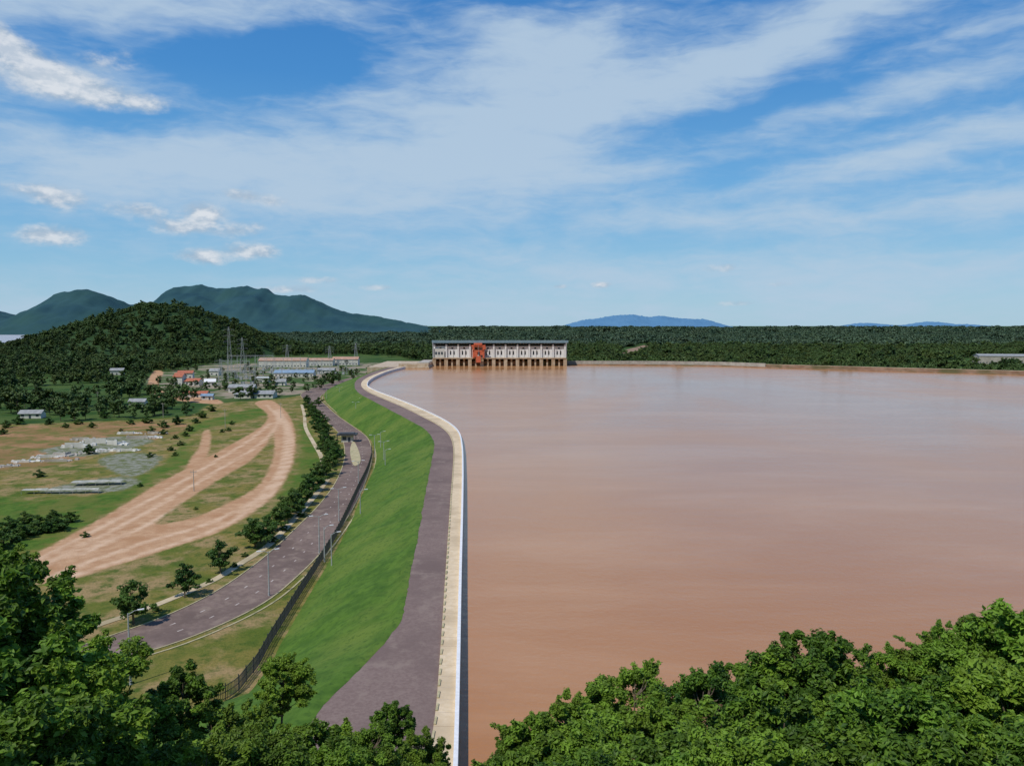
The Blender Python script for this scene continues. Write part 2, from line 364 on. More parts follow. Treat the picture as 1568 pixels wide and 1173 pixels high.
b=B(); rp=PP([(-150,503.5),(40,505),(97,509),(90,516),(60,526),(-150,531)]); b.add([(x,y,ZL+.6) for x,y in rp],[tuple(range(len(rp)))],0)
rm=nmat('river_water',(.38,.40,.42),(.43,.45,.46),.005,rough=.5,spec=.3); b.build('river_water',[rm])
sh=smooth([(55,872)]+shore,6); sh=resample(sh,120)
b=B(); b.wall(sh,-1,12,-9,1.0,0); b.build('far_embankment',[M['earth']])
b=B(); b.wall(sh[:],4,9.5,.9,3.4,0); b.build('embankment_bank_top',[M['earth']])
b=B(); b.wall(sh[:52],2.6,3.6,.9,4.6,0); b.build('flood_wall',[M['conc']])
b=B(); b.wall(sh[50:],5,8.5,3.3,3.46,0); b.build('bank_track',[M['cream']])
b=B(); b.box(-150,-86,ymax-2,930,-9,ZC,0); b.box(-86,80,876,930,-9,ZC+.02,0); b.build('powerhouse_platform',[M['concb']])
b=B(); b.box(-118,-87,ymax+2,846,ZC-.2,ZC+3.2,0); b.box(-100,-88,ymax+14,875,ZC,5.5,1); b.build('retaining_wall',[M['concb'],M['conc']])
# ------------------------------------------------------------------ powerhouse
ph=empty('hydropower_powerhouse',(-13.5,848,0))
W2=71.5; nb=11; bw=2*W2/nb
b=B()
for i in range(nb+1):
    x=-W2+i*bw; b.box(x-1.9,x+1.9,-5,10,-9,8.0,0)
b.box(-W2,W2,4,28,-9,7.2,1); b.box(-W2-1,W2+1,-5.5,28,8.0,9.2,0)
for i in range(nb):
    x=-W2+(i+.5)*bw; b.box(x-.9,x+.9,-3.5,3.9,-9,7.9,0); b.box(x-4.4,x-.95,0,3.9,-9,5.2,1); b.box(x+.95,x+4.4,0,3.9,-9,5.2,1)
b.build('intake_piers',[M['concb'],M['earth']],ph)
b=B()
for i in range(nb+1):
    x=-W2+i*bw
    b.box(x-.9,x+.9,-1.0,1.0,9.2,23.6,0)
for i in range(nb):
    x=-W2+(i+.5)*bw
    b.box(x-5.4,x-2.7,.6,2.4,9.2,20.2,0); b.box(x+2.7,x+5.4,.6,2.4,9.2,20.2,0)
    b.box(x-1.1,x+1.1,.2,2.6,9.2,18.2,0)
    for s in(-1,1):
        b.box(x+s*1.9-.8,x+s*1.9+.8,.8,2.2,9.2,12.0,0); b.box(x+s*1.9-.8,x+s*1.9+.8,.8,2.2,16.8,20.2,0)
        b.box(x+s*1.9-.8,x+s*1.9-.35,.9,2.1,15.8,16.8,0); b.box(x+s*1.9+.35,x+s*1.9+.8,.9,2.1,15.8,16.8,0)
b.box(-W2,W2,.5,2.6,20.2,21.6,0)
b.build('white_facade_panels',[M['white']],ph)
b=B(); b.box(-W2,W2,3.5,27,9.2,24.2,0); b.build('dark_recessed_wall',[M['dark']],ph)
b=B(); b.box(-W2-2,W2+3,-2.5,30,26.1,27.4,0); b.box(-W2-2.4,W2+3.4,-2.9,-2.5,25.2,28.1,0); b.build('flat_roof',[M['roofb']],ph)
b=B(); b.box(-W2-1.5,W2+2.5,1.4,29,23.6,26.1,0)
for i in range(45):
    x=-W2+i*2*W2/44; b.tube((x,-2.4,25.9),(x,1.4,23.8),.14,.14,4,1)
b.build('roof_fascia',[M['dark'],M['steel']],ph)
b=B(); b.box(-W2-.5,-W2+11,-2.5,-1.1,9.2,19,0)
for i in range(3): b.box(-W2+1+i*3.2,-W2+3+i*3.2,-2.62,-2.5,12.5,15.5,1)
b.build('service_block',[M['wallw'],M['dark']],ph)
b=B()
for x in (-W2-1.2,W2+1.2):
    b.tube((x,-4,9.2),(x,-4,26),.5,.5,6,0)
for k in range(70):
    x=-W2+k*2*W2/69; b.tube((x,-5.3,9.2),(x,-5.3,10.4),.08,.08,4,0)
b.tube((-W2,-5.3,10.4),(W2,-5.3,10.4),.1,.1,4,0)
b.build('deck_railing',[M['steel']],ph)
g=empty('gantry_crane',(-36.5,843,9.2)); b=B()
for x in (-5.5,5.5):
    for y in (-1.5,3):
        b.box(x-.9,x+.9,y-.8,y+.8,0,12,0)
    b.box(x-1,x+1,-2.5,4,0,1.2,0); b.tube((x,-1.5,1.2),(x,3,11),.4,.4,6,0); b.tube((x,3,1.2),(x,-1.5,11),.4,.4,6,0)
b.box(-5.5,5.5,-2.3,-.7,6.6,8.2,0); b.box(-4.6,-1.0,-2.2,-.8,1,6.6,0); b.box(1.8,4.6,-2.2,-.8,3,6.6,0)
b.build('portal_legs',[M['orange']],g)
b=B(); b.box(-7.5,7.5,-2.4,-.6,12,13.8,0); b.box(-7.5,7.5,2.2,4,12,13.8,0); b.box(-5,4,-3,4.2,13.8,16,0); b.box(5.4,8,-4,-2.5,9.4,11.8,0)
b.build('girder_and_trolley',[M['orange']],g)
b=B(); b.tube((0,-3.4,14),(0,-3.4,2),.12,.12,4,0); b.box(-2.5,2.5,-4,-2.8,-5,2,1); b.build('hoist_and_gate',[M['steel'],M['orange']],g)
# ------------------------------------------------------------------ buildings
def house(name,u,v,w,d,h,roof,rz=0,rh=2.2,flat=False,wallm=None,ov=.6):
    x,y=P(u,v); e=empty(name,(x,y,ZL),rz); b=B()
    hw,hd=w/2,d/2; b.box(-hw,hw,-hd,hd,0,h,0)
    if not flat: b.add([(-hw,-hd,h),(-hw,hd,h),(-hw,0,h+rh)],[(0,1,2)],0); b.add([(hw,-hd,h),(hw,hd,h),(hw,0,h+rh)],[(0,1,2)],0)
    b.build('walls',[wallm or M['wallw']],e)
    b=B()
    if flat: b.box(-hw-ov,hw+ov,-hd-ov,hd+ov,h,h+.5,0)
    else:
        k=rh/hd; zo=h-ov*k; t=.15
        for s in(-1,1):
            b.add([(-hw-ov,s*(hd+ov),zo+.05),(hw+ov,s*(hd+ov),zo+.05),(hw+ov,0,h+rh+.05),(-hw-ov,0,h+rh+.05),(-hw-ov,s*(hd+ov),zo+.05+t),(hw+ov,s*(hd+ov),zo+.05+t),(hw+ov,0,h+rh+.05+t),(-hw-ov,0,h+rh+.05+t)],
              [(0,1,2,3),(4,5,6,7),(0,1,5,4),(0,3,7,4),(1,2,6,5)],0)
    b.build('roof',[roof],e)
    b=B(); nw=max(2,int(w/4))
    for i in range(nw):
        cx=-hw+(i+.5)*w/nw
        if i==nw//2: b.box(cx-.6,cx+.6,-hd-.05,-hd,0,2.2,0)
        else: b.box(cx-.8,cx+.8,-hd-.05,-hd,1.1,min(2.6,h-.4),0)
    b.build('windows_and_door',[M['dark']],e); return e
house('control_building',435,562,60,16,8.5,M['pinkroof'],.02,rh=3.5)
house('turbine_workshop',487,560,42,14,7,M['pinkroof'],.0,rh=3)
house('switchgear_building',530,559,34,14,8,M['pinkroof'],.02,rh=3)
house('blue_roofed_workshop',452,577,40,14,4.5,M['blueroof'],.05,rh=2.5)
house('storage_shed',392,609,28,13,3.2,M['greyroof'],.05,rh=2)
house('storage_shed',372,600,20,10,4,M['greyroof'],.05,rh=2)
house('storage_shed',500,572,18,9,4,M['greyroof'],.0,rh=2)
house('red_roofed_house',285,580,14,9,6,M['redroof'],.2)
house('red_roofed_house',297,590,13,8,4,M['redroof'],-.1)
house('red_roofed_house',276,590,8,8,8,M['redroof'],-.1,rh=3)
house('white_house',330,575,10,8,5,M['greyroof'],0)
house('white_house',402,585,14,8,4,M['white'],0,flat=True)
house('white_house',322,590,9,7,3.5,M['white'],.3)
house('white_house',430,590,9,7,3.5,M['greyroof'],.1)
house('long_roadside_house',300,608,18,6,3,M['redroof'],.05,rh=1.5)
house('blue_roofed_hut',318,612,8,5,3,M['blueroof'],.1,rh=1.2)
house('farm_house',50,640,12,6,3.0,M['greyroof'],.1,rh=1.6)
house('farm_house',212,622,10,6,3.4,M['greyroof'],.1,rh=1.6)
house('village_house',180,574,13,8,5,M['greyroof'],.3)
house('orange_roofed_house',6,560,16,10,6,M['redroof'],0)
house('grey_warehouse',1530,557,60,24,11,M['greyroof'],-.2,rh=2.5,wallm=M['conc'])
x,y=P(532,676); e=empty('gatehouse',(x,y,ZL),.1)
b=B(); b.box(-2.6,2.6,-2,2,0,3.2,0); b.build('walls',[M['wallw']],e)
b=B(); b.box(-2,-.3,-2.06,-2,1,2.5,0); b.box(.5,1.6,-2.06,-2,.0,2.3,0); b.build('windows_and_door',[M['dark']],e)
b=B(); b.box(-4.6,4.6,-3.2,3.2,3.2,3.7,0); b.box(-3.4,3.4,-2.2,2.2,3.7,4.1,0)
for sx_ in(-4.2,4.2):
    b.tube((sx_,-2.9,0),(sx_,-2.9,3.2),.15,.15,6,0)
b.build('roof',[M['fence']],e)
def slab(u,v,w,d,h,rz,mat):
    x,y=P(u,v); b=B(); q=random.random; w*=1.15; h*=1.2
    b.box(-w/2,w/2,-d/2,d/2,0,h*.2,0)
    b.box(-w/2,w*(.1+.4*q()),-d/2-.3,-d/2,0,h*(.5+.5*q()),0); b.box(-w/2-.2,-w/2,-d/2,d/2,0,h*.8*q(),0)
    b.box(w*.1,w*.12+.2,-d/2,d/2,h*.2,h*.6,0)
    for i in range(12):
        cx,cy=(q()-.5)*w*1.5,(q()-.5)*d*1.7; s=.3+.9*q(); zt=h*.2+.3*s+.3*q()
        b.add([(cx-s,cy-s*.5,0),(cx+s*.8,cy-s*.6,0),(cx+s,cy+s*.5,0),(cx-s*.7,cy+s*.7,0),(cx-s*.6,cy-s*.3,zt),(cx+s*.7,cy-s*.3,zt*.7),(cx+s*.6,cy+s*.4,zt*.9),(cx-s*.5,cy+s*.4,zt*1.1)],[(4,5,6,7),(0,1,5,4),(1,2,6,5),(2,3,7,6),(3,0,4,7)],0)
    b.build('concrete_rubble',[mat],None,(x,y,ZL),rz)
for (u,v,w,d,h,r) in [(75,700,7,3,1.2,.3),(100,697,6,4,1.8,-.2),(118,684,7,5,2.6,.2),(150,678,8,4,2.4,.1),(135,692,6,3,1.4,.5),(182,680,7,5,1.6,-.3),(215,671,10,3,1.6,.1),(235,670,7,3,1.2,0),(240,664,7,2,1.3,0),(170,690,8,3,1.3,.2),(40,707,6,3,1.1,.1),(195,690,9,3,1.1,.1),(12,714,6,3,1,.3),(125,674,6,3,1.6,.1),(200,664,7,3,1.2,.2),(90,706,8,3,1.,.1)]:
    slab(u,v,w,d,h,r,M['wallw'] if random.random()<.7 else M['conc'])
netm=nmat('shade_net',(.30,.32,.27),(.46,.45,.40),.8)
def netshed(u,v,w,d,rz):
    x,y=P(u,v); b=B(); k=int(w/4)
    for j in range(k+1):
        for s in(-1,1): b.tube((-w/2+j*4,s*d/2,0),(-w/2+j*4,s*d/2,1.3),.05,.05,5,1)
    for j in range(k):
        x0=-w/2+j*4; z=1.3+.25*random.random()
        b.add([(x0,-d/2,1.3),(x0+3.9,-d/2,1.3-.2*random.random()),(x0+3.9,0,z+.2),(x0,0,z+.1),(x0+3.9,d/2,1.3),(x0,d/2,1.3)],[(0,1,2,3),(3,2,4,5)],0)
    b.build('shade_net_shelter',[netm,M['conc']],None,(x,y,ZL),rz)
netshed(95,755,24,2.6,.05); netshed(155,742,18,4,.15)
# ------------------------------------------------------------------ electricity
def pylon(name,x,y,z,h,w,arm=True):
    b=B(); n=7
    def c(k,t):
        s=w/2*(1-t*.85); q=[(-1,-1),(1,-1),(1,1),(-1,1)][k%4]; return (q[0]*s,q[1]*s,t*h)
    for i in range(n):
        t0,t1=i/n,(i+1)/n
        for k in range(4):
            b.tube(c(k,t0),c(k,t1),.13,.13,4); b.tube(c(k,t0),c(k+1,t1),.07,.07,4); b.tube(c(k+1,t0),c(k,t1),.07,.07,4); b.tube(c(k,t1),c(k+1,t1),.07,.07,4)
    if arm:
        for t in(.7,.82,.94):
            for s in(-1,1):
                b.tube((0,0,t*h+1),(s*w*.9,0,t*h),.1,.07,4); b.tube((0,0,t*h-.6),(s*w*.9,0,t*h),.1,.07,4); b.tube((s*w*.9,0,t*h),(s*w*.9,0,t*h-1.6),.08,.08,4)
    b.build(name,[M['steel']],None,(x,y,z),.4)
for u,v,h,w in[(352,575,52,6),(372,572,40,6),(338,592,24,5),(545,556,28,6),(440,560,28,6),(505,560,26,6)]:
    x,y=P(u,v); pylon('transmission_tower',x,y,ZL,h,w)
def gantry(u,v,n,sp,h,rz):
    x,y=P(u,v); b=B()
    for i in range(n+1):
        X0=i*sp; 
        for s in(-.6,.6):
            b.tube((X0+s,0,0),(X0+s*.5,0,h),.15,.12,4)
        for k in range(5): b.tube((X0-.6,0,h*k/5),(X0+.5,0,h*(k+1)/5),.07,.07,4)
        b.tube((X0,0,h),(X0,0,h+4),.08,.03,4)
    b.box(0,n*sp,-.3,.3,h-.9,h-.7,0); b.box(0,n*sp,-.3,.3,h,h+.2,0)
    for i in range(n*4): b.tube((i*sp/4,0,h-.8),((i+1)*sp/4,0,h+.1),.07,.07,4)
    for i in range(n):
        X0=(i+.5)*sp; b.tube((X0,0,h-.8),(X0,0,h-2.6),.16,.16,5); b.box(X0-1.4,X0+1.4,3,5.5,0,2.6,0)
        for s in(-1,0,1): b.tube((X0+s,4,2.6),(X0+s*1.2,4,4.4),.12,.08,5)
    b.build('substation_gantry',[M['steel']],None,(x,y,ZL),rz)
gantry(335,590,4,8,13,.1); gantry(360,582,5,9,14,.1); gantry(410,573,6,9,13,.05); gantry(480,574,5,9,13,.0); gantry(340,580,3,9,18,.1); gantry(395,568,6,10,15,0); gantry(350,572,5,10,20,0); gantry(470,568,6,9,13,.03)
def lamp(u,v,h=9.,rz=0,double=True):
    x,y=P(u,v); e=empty('street_lamp',(x,y,ZL),rz); b=B()
    b.tube((0,0,0),(0,0,.6),.22,.20,8); b.tube((0,0,.6),(0,0,h),.15,.09,8)
    for s in ((-1,1) if double else (1,)):
        b.tube((0,0,h-.2),(s*.9,0,h+.25),.06,.05,6); b.tube((s*.9,0,h+.25),(s*1.5,0,h+.3),.05,.05,6)
    b.build('pole',[M['steel']],e)
    b=B()
    for s in ((-1,1) if double else (1,)): b.box(min(s*1.3,s*2.2),max(s*1.3,s*2.2),-.17,.17,h+.22,h+.36,0)
    b.build('lamp_heads',[M['white']],e)
lamp(200,1048,11,.5,False)
for u,v in [(412,912),(489,848),(519,798),(549,748),(574,700),(588,712)]: lamp(u,v,9,.5)
for u,v in [(508,872),(552,795),(590,722),(583,690),(497,860)]: lamp(u,v,8,.5,False)
for u,v in [(545,640),(520,612),(556,632)]: lamp(u,v,9,.5)
def upole(u,v,h):
    x,y=P(u,v); b=B(); b.tube((0,0,0),(0,0,h),.16,.1,6); b.box(-1,1,-.07,.07,h-.8,h-.65,0)
    for s in(-.8,0,.8): b.tube((s,0,h-.65),(s,0,h-.3),.06,.06,5)
    b.build('utility_pole',[M['conc']],None,(x,y,ZL),.3)
for u,v,h in[(297,752,7),(345,655,10),(430,640,9),(250,640,9),(150,620,9),(500,612,10)]: upole(u,v,h)
tl=toe[(toe[:,1]>104)&(toe[:,1]<330)]; tl=tl+np.array([-1.6,0])
pts=step_along(tl,.3); b=B()
for i,(x,y) in enumerate(pts):
    if i%10==0: b.tube((x,y,ZL),(x,y,ZL+2.6),.08,.08,5)
    else: b.box(x-.035,x+.035,y-.035,y+.035,ZL+.1,ZL+2.3)
for h in(.3,1.25,2.15): b.wall(pts,-.03,.03,ZL+h,ZL+h+.08)
b.build('metal_fence',[M['fence']])
b=B(); yb=70.0
for i in range(6): b.tube((-9+i*1.4,yb,ZC-.5),(-9+i*1.4,yb,ZC+1.1),.06,.06,6)
b.tube((-9,yb,ZC+1.1),(-2,yb,ZC+1.1),.06,.06,6); b.tube((-9,yb,ZC+.6),(-2,yb,ZC+.6),.06,.06,6)
b.build('steel_barrier',[nmat('yellow_paint',(.6,.5,.1),(.65,.55,.15),2)])
# ------------------------------------------------------------------ mountains
def ridge(name,sil,D,depth,mat,amp,base=ZL,seed=0,n=200,m=50,nsc=None,lower=0,edge=0):
    pts=[Q(u,v,D) for u,v in sil]; xs=np.array([p[0] for p in pts]); zs=np.array([p[2] for p in pts])-lower
    s=smooth(list(zip(xs,zs)),8); o=np.argsort(s[:,0]); s=s[o]
    gx=np.linspace(xs[0],xs[-1],n); gy=np.linspace(-1,1,m); X,Yn=np.meshgrid(gx,gy)
    H=np.interp(X,s[:,0],s[:,1])-base; prof=np.exp(-(Yn*1.6)**2)-math.exp(-2.56)
    Y=D+Yn*depth; sc=nsc or 3.0/depth
    nz=fbm(X,Y,sc,seed,6)
    Z=base-2+np.maximum(H,0)*np.clip(prof/(1-math.exp(-2.56)),0,1)*(1+amp*.6*nz*(np.abs(Yn)*1.5)) + amp*np.maximum(H,0)*.12*nz*prof
    if edge: Z+=edge*fbm(X,Y,1/60.,seed+3,3)*np.clip(H/60,0,1)*prof
    grid_mesh(name,X,Y,Z,[mat]); return X,Y,Z
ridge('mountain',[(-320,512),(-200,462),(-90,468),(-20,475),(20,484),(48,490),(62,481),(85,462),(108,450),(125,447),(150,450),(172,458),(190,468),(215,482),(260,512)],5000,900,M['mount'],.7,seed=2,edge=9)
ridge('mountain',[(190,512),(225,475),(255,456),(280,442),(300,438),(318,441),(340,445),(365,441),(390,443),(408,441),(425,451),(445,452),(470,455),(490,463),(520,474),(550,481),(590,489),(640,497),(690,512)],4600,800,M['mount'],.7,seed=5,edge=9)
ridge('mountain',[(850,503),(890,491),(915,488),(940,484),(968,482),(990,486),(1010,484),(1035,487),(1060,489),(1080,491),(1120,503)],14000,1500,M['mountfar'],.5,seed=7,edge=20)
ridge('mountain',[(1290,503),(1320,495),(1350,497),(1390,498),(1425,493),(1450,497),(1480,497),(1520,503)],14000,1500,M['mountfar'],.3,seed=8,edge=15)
hx,hy,hz=ridge('forested_hill',[(30,550),(70,528),(110,503),(150,488),(195,474),(240,466),(285,470),(320,482),(355,500),(395,514),(450,540)],1450,330,M['hill'],.3,seed=4,lower=6,n=140,m=40)
# ------------------------------------------------------------------ trees
def tree_mesh(name,seed,H,R,ncl,nlf,ll,lw,mats,cz=.62,squash=.75,limbs=True,clr=(.55,1.0),up=.35,trunk_r=.16,sprig=0,root=-1.2):
    r=np.random.default_rng(seed); b=B(); cen=[]
    while len(cen)<ncl:
        d=r.normal(size=3); d/=np.linalg.norm(d); rad=r.uniform(.3,1)**.5
        lob=1+.30*math.sin(3*math.atan2(d[1],d[0])+seed)+.18*math.sin(5*math.atan2(d[1],d[0])+2*seed)+.15*math.sin(4*d[2]*3+seed)
        p=np.array([d[0]*R*rad*lob,d[1]*R*rad*lob,H*cz+d[2]*R*squash*rad*1.25])
        if p[2]>H*.22: cen.append(p)
    cen=np.array(cen); cen[:,2]*= H/(cen[:,2].max()+.4)
    if limbs:
        bend=r.normal(size=2)*.03*H; top=(bend[0],bend[1],H*.5)
        b.tube((0,0,root),(bend[0]*.4,bend[1]*.4,H*.25),trunk_r*1.25,trunk_r*.9,7); b.tube((bend[0]*.4,bend[1]*.4,H*.25),top,trunk_r*.9,trunk_r*.6,7); b.tube(top,(bend[0],bend[1],H*.8),trunk_r*.6,trunk_r*.2,6)
        for i in range(0,ncl,3):
            c=cen[i]; z0=min(H*.7,max(H*.22,c[2]-np.hypot(c[0],c[1])*.9)); s=np.array([bend[0]*.7,bend[1]*.7,z0]); mid=(s+c)/2+np.array([0,0,-.05*H])
            b.tube(s,mid,trunk_r*.42,trunk_r*.25,5); b.tube(mid,c,trunk_r*.25,trunk_r*.08,4)
    cr=r.uniform(*clr,size=ncl)
    if sprig:   # leafy shoots standing out of the crown
        out=[]; oc=[]
        for i in range(sprig):
            c=cen[r.integers(ncl)]; d=np.array([c[0]/R*1.3,c[1]/R*1.3,max(0,(c[2]-H*cz))/R+.35])+r.normal(size=3)*.3; d/=np.linalg.norm(d); L_=r.uniform(.5,1.15)
            b.tube(c,c+d*L_,.03,.012,3)
            for q in (.6,1.0): out.append(c+d*L_*q); oc.append(.36-.06*q)
        nl0=np.full(ncl,nlf); cen=np.concatenate([cen,out]); cr=np.concatenate([cr,oc]); nl=np.concatenate([nl0,np.full(len(out),26)])
    else: nl=np.full(ncl,nlf)
    N=len(cen); nb0=len(b.f)
    ct=r.uniform(.02,.85,size=N)
    idx=np.repeat(np.arange(N),nl); n=len(idx)
    d=r.normal(size=(n,3)); d/=np.linalg.norm(d,axis=1)[:,None]
    rad=(r.uniform(.15,1,size=n)**.45)*(1+.25*r.normal(size=n)*.5)
    c=cen[idx]+d*np.array([1,1,.72])*(cr[idx]*rad)[:,None]
    nm=d*.5+r.normal(size=(n,3))*.5+np.array([0,0,up]); nm/=np.linalg.norm(nm,axis=1)[:,None]
    a=np.cross(nm,r.normal(size=(n,3))); a/=np.linalg.norm(a,axis=1)[:,None]; bb=np.cross(nm,a)
    sc=r.uniform(.6,1.35,size=(n,1)); a=a*ll/2*sc; bb=bb*lw/2*sc
    dro=nm*(-.12*ll)
    vs=np.stack([c-a+dro,c+bb,c+a+dro,c-bb],1).reshape(-1,3)
    k=len(b.v); V=np.array(b.v) if k else np.zeros((0,3)); V=np.concatenate([V,vs])
    Fc=[tuple(f) for f in b.f]+[tuple(q) for q in (np.arange(n*4).reshape(-1,4)+k).tolist()]
    me=bpy.data.meshes.new(name); me.from_pydata(V.tolist(),[],Fc)
    for m in mats: me.materials.append(m)
    me.polygons.foreach_set('material_index',np.concatenate([np.zeros(nb0,int),np.ones(n,int)]).astype(np.int32))
    at=me.attributes.new('tint','FLOAT','FACE')
    tv=np.clip(ct[idx]+r.normal(size=n)*.2,0,1); at.data.foreach_set('value',np.concatenate([np.full(nb0,.3),tv]).astype(np.float32))
    me.update(); return me
near=[tree_mesh('broadleaf_a',11,10,3.6,95,210,.36,.19,[M['bark'],M['leaf']],squash=.85,clr=(.38,.92),up=.7,sprig=60,root=-20),
      tree_mesh('broadleaf_b',23,10,3.3,86,210,.42,.21,[M['bark'],M['leaf']],squash=.95,cz=.62,clr=(.34,.88),up=.7,sprig=66,root=-20),
      tree_mesh('broadleaf_c',37,10,4.0,104,210,.31,.18,[M['bark'],M['leaf']],squash=.75,clr=(.38,.98),up=.7,sprig=56,root=-20)]
road=[tree_mesh('roadside_a',51,7,2.6,38,90,.46,.28,[M['bark'],M['leaf2']],squash=.9,clr=(.5,.95),cz=.6,up=.6),
      tree_mesh('roadside_b',52,7,2.3,34,90,.46,.28,[M['bark'],M['leaf2']],squash=1.1,clr=(.45,.9),cz=.58,up=.6)]
def plant(name,me,x,y,z,s,sz=None,rz=None):
    o=bpy.data.objects.new(name,me); o.location=(x,y,z); o.scale=(s,s,sz or s); o.rotation_euler=(random.uniform(-.06,.06),random.uniform(-.06,.06),random.uniform(0,6.28) if rz is None else rz); return link(o)
fg=[(-40,865,36,.95),(45,892,38,.75),(8,838,42,.35),(-20,960,29,.85),(105,958,36,.65),(70,1010,30,.75),(140,1062,34,.55),(10,1080,25,.7),(110,1115,27,.55),
    (210,1075,40,.55),(272,1020,44,.48),(330,1085,42,.55),(200,1130,31,.55),(300,1130,33,.55),(428,1010,48,.42),(385,1085,44,.45),(392,1118,38,.5),(470,1100,44,.55),(400,1145,34,.5),(530,1112,46,.5),(575,1112,44,.42),(602,1072,47,.33),(640,1125,45,.38),(500,1152,36,.5),(580,1152,38,.42),(655,1152,47,.33),
    (755,1158,44,.38),(790,1128,46,.42),(820,1090,46,.5),(865,1072,46,.6),(915,1048,48,.6),(980,1018,48,.6),(1030,1072,44,.55),(1080,1022,46,.62),(1135,1022,48,.55),(1185,1000,46,.66),(1245,972,46,.72),(1305,1012,44,.6),(1365,992,48,.42),(1420,985,46,.55),(1445,955,48,.36),(1495,985,44,.66),(1545,932,46,.68),(1615,925,44,.95),
    (840,1130,36,.6),(930,1112,36,.65),(1020,1118,34,.65),(1110,1085,36,.7),(1200,1062,36,.75),(1290,1065,36,.7),(1380,1055,34,.75),(1470,1045,34,.75),(1560,1025,34,.85),(1430,1115,28,.65),(1530,1115,27,.75),(1300,1125,29,.65),(1170,1130,29,.6),(1050,1155,30,.55),(900,1158,31,.55)]
for i,(u,v,y,s) in enumerate(fg):
    x,_,zt=Q(u,v,y); s*=1.12; plant('broadleaf_tree',near[(i*7+i//3)%3],x,y,zt-10*s,s)
for i,(u,v,h) in enumerate([(205,955,8.2),(282,915,7.0),(338,878,7.4),(392,838,7.4),(408,826,6.2),(425,812,6.4),(443,792,6.8),(452,784,6.5),(462,774,6.5),(472,764,6.8),(480,752,6.8),(488,742,6.6),(500,728,7.2),(510,712,7.4),(503,702,7.4),(508,690,6.6),(498,680,6.6),(494,670,7.4),(488,662,6.6),(484,653,7.),(480,645,7.6),(476,637,7.),(472,629,7.2),(482,640,6),(495,652,5.6),(512,700,6.6),(488,622,6),(470,618,6),(495,690,6),(502,716,5.5),(436,800,5.5),(490,733,6),(400,832,5.5),(516,706,6),(478,632,6.5),(490,646,6),(500,664,6)]):
    x,y=P(u,v); plant('roadside_tree',road[i%2],x,y,ZL,h/7*(1.05 if i<3 else 1.35),h/7)
for i,(u,v,h) in enumerate([(60,730,3.5),(137,695,5),(230,700,3),(350,660,3),(355,650,3),(340,662,2.5),(250,665,3.5),(30,650,6),(90,812,4.5),(72,816,4),(50,818,4),(30,825,5),(40,800,4),(108,800,4),(5,840,6),(-20,820,6),(15,808,4),(80,800,4.5),(60,806,4),(270,650,6),(160,640,6),(250,655,5),(232,662,4),(268,672,3),(130,822,2),(215,745,2),(290,660,4),(262,690,3),(185,660,2),(140,655,4),(100,655,3.5),(5,665,4),(310,640,5),(300,648,4),(325,630,5),(285,668,3.5),(276,682,3),(268,698,2.5),(10,655,5),(75,650,4.5),(120,650,4),(200,650,4),(225,648,5),(330,700,1.6),(300,780,1.2),
    (240,935,1.5),(300,900,1.6),(360,868,1.6),(375,852,1.5),(420,830,2),(435,812,2),(320,892,1.4),(460,790,2)]):
    x,y=P(u,v); plant('shrub',road[i%2],x,y,ZL-.9*min(1,h/3),h/7*1.5,h/7)
def instancer(name,pts,proto,parent):
    V=[];Fc=[]
    for (x,y,z,s) in pts:
        a=random.uniform(0,6.283); k=len(V); h=s/math.sqrt(2)
        for j in range(4): V.append((x+h*math.cos(a+j*math.pi/2),y+h*math.sin(a+j*math.pi/2),z))
        Fc.append((k,k+1,k+2,k+3))
    me=bpy.data.meshes.new(name); me.from_pydata(V,[],Fc)
    o=bpy.data.objects.new(name,me); link(o,parent); o.instance_type='FACES'; o.use_instance_faces_scale=True; o.show_instancer_for_render=False
    c=bpy.data.objects.new(name+'_crown',proto); link(c,o); return o
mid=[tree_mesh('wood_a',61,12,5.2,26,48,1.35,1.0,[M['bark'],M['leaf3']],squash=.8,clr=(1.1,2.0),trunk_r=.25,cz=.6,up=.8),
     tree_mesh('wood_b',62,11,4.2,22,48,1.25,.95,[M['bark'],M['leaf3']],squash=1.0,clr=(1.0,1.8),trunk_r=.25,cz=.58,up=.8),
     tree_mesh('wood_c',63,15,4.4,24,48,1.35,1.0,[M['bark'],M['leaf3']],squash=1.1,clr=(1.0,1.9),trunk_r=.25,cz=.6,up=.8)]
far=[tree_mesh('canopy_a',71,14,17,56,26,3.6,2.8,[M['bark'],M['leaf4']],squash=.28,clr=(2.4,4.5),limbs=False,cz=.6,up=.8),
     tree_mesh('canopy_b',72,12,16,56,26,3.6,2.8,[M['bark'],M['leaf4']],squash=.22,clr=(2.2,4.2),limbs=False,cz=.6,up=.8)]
wood=empty('woodland')
shx=np.array([p[0] for p in sh]); shy=np.array([p[1] for p in sh])
yardW=PP(yard); riverW=PP([(-200,500),(97,500),(112,512),(100,524),(60,533),(-200,540)])
openW=PP([(-1500,652),(-100,653),(0,651),(130,647),(285,637),(320,616),(470,604),(600,566),(800,545),(790,1300),(-2200,1300)])
gaps=[PP([(215,602),(235,568),(252,570),(250,603)]),PP([(938,549),(955,534),(985,526),(1005,528),(985,542),(965,551)]),PP([(1465,548),(1640,550),(1640,569),(1480,568)]),
      PP([(30,636),(75,636),(80,648),(25,648)]),PP([(120,612),(170,606),(180,616),(125,622)]),PP([(195,616),(230,614),(232,630),(195,632)]),PP([(160,572),(200,570),(200,582),(162,584)])]
P1=[[],[],[]]
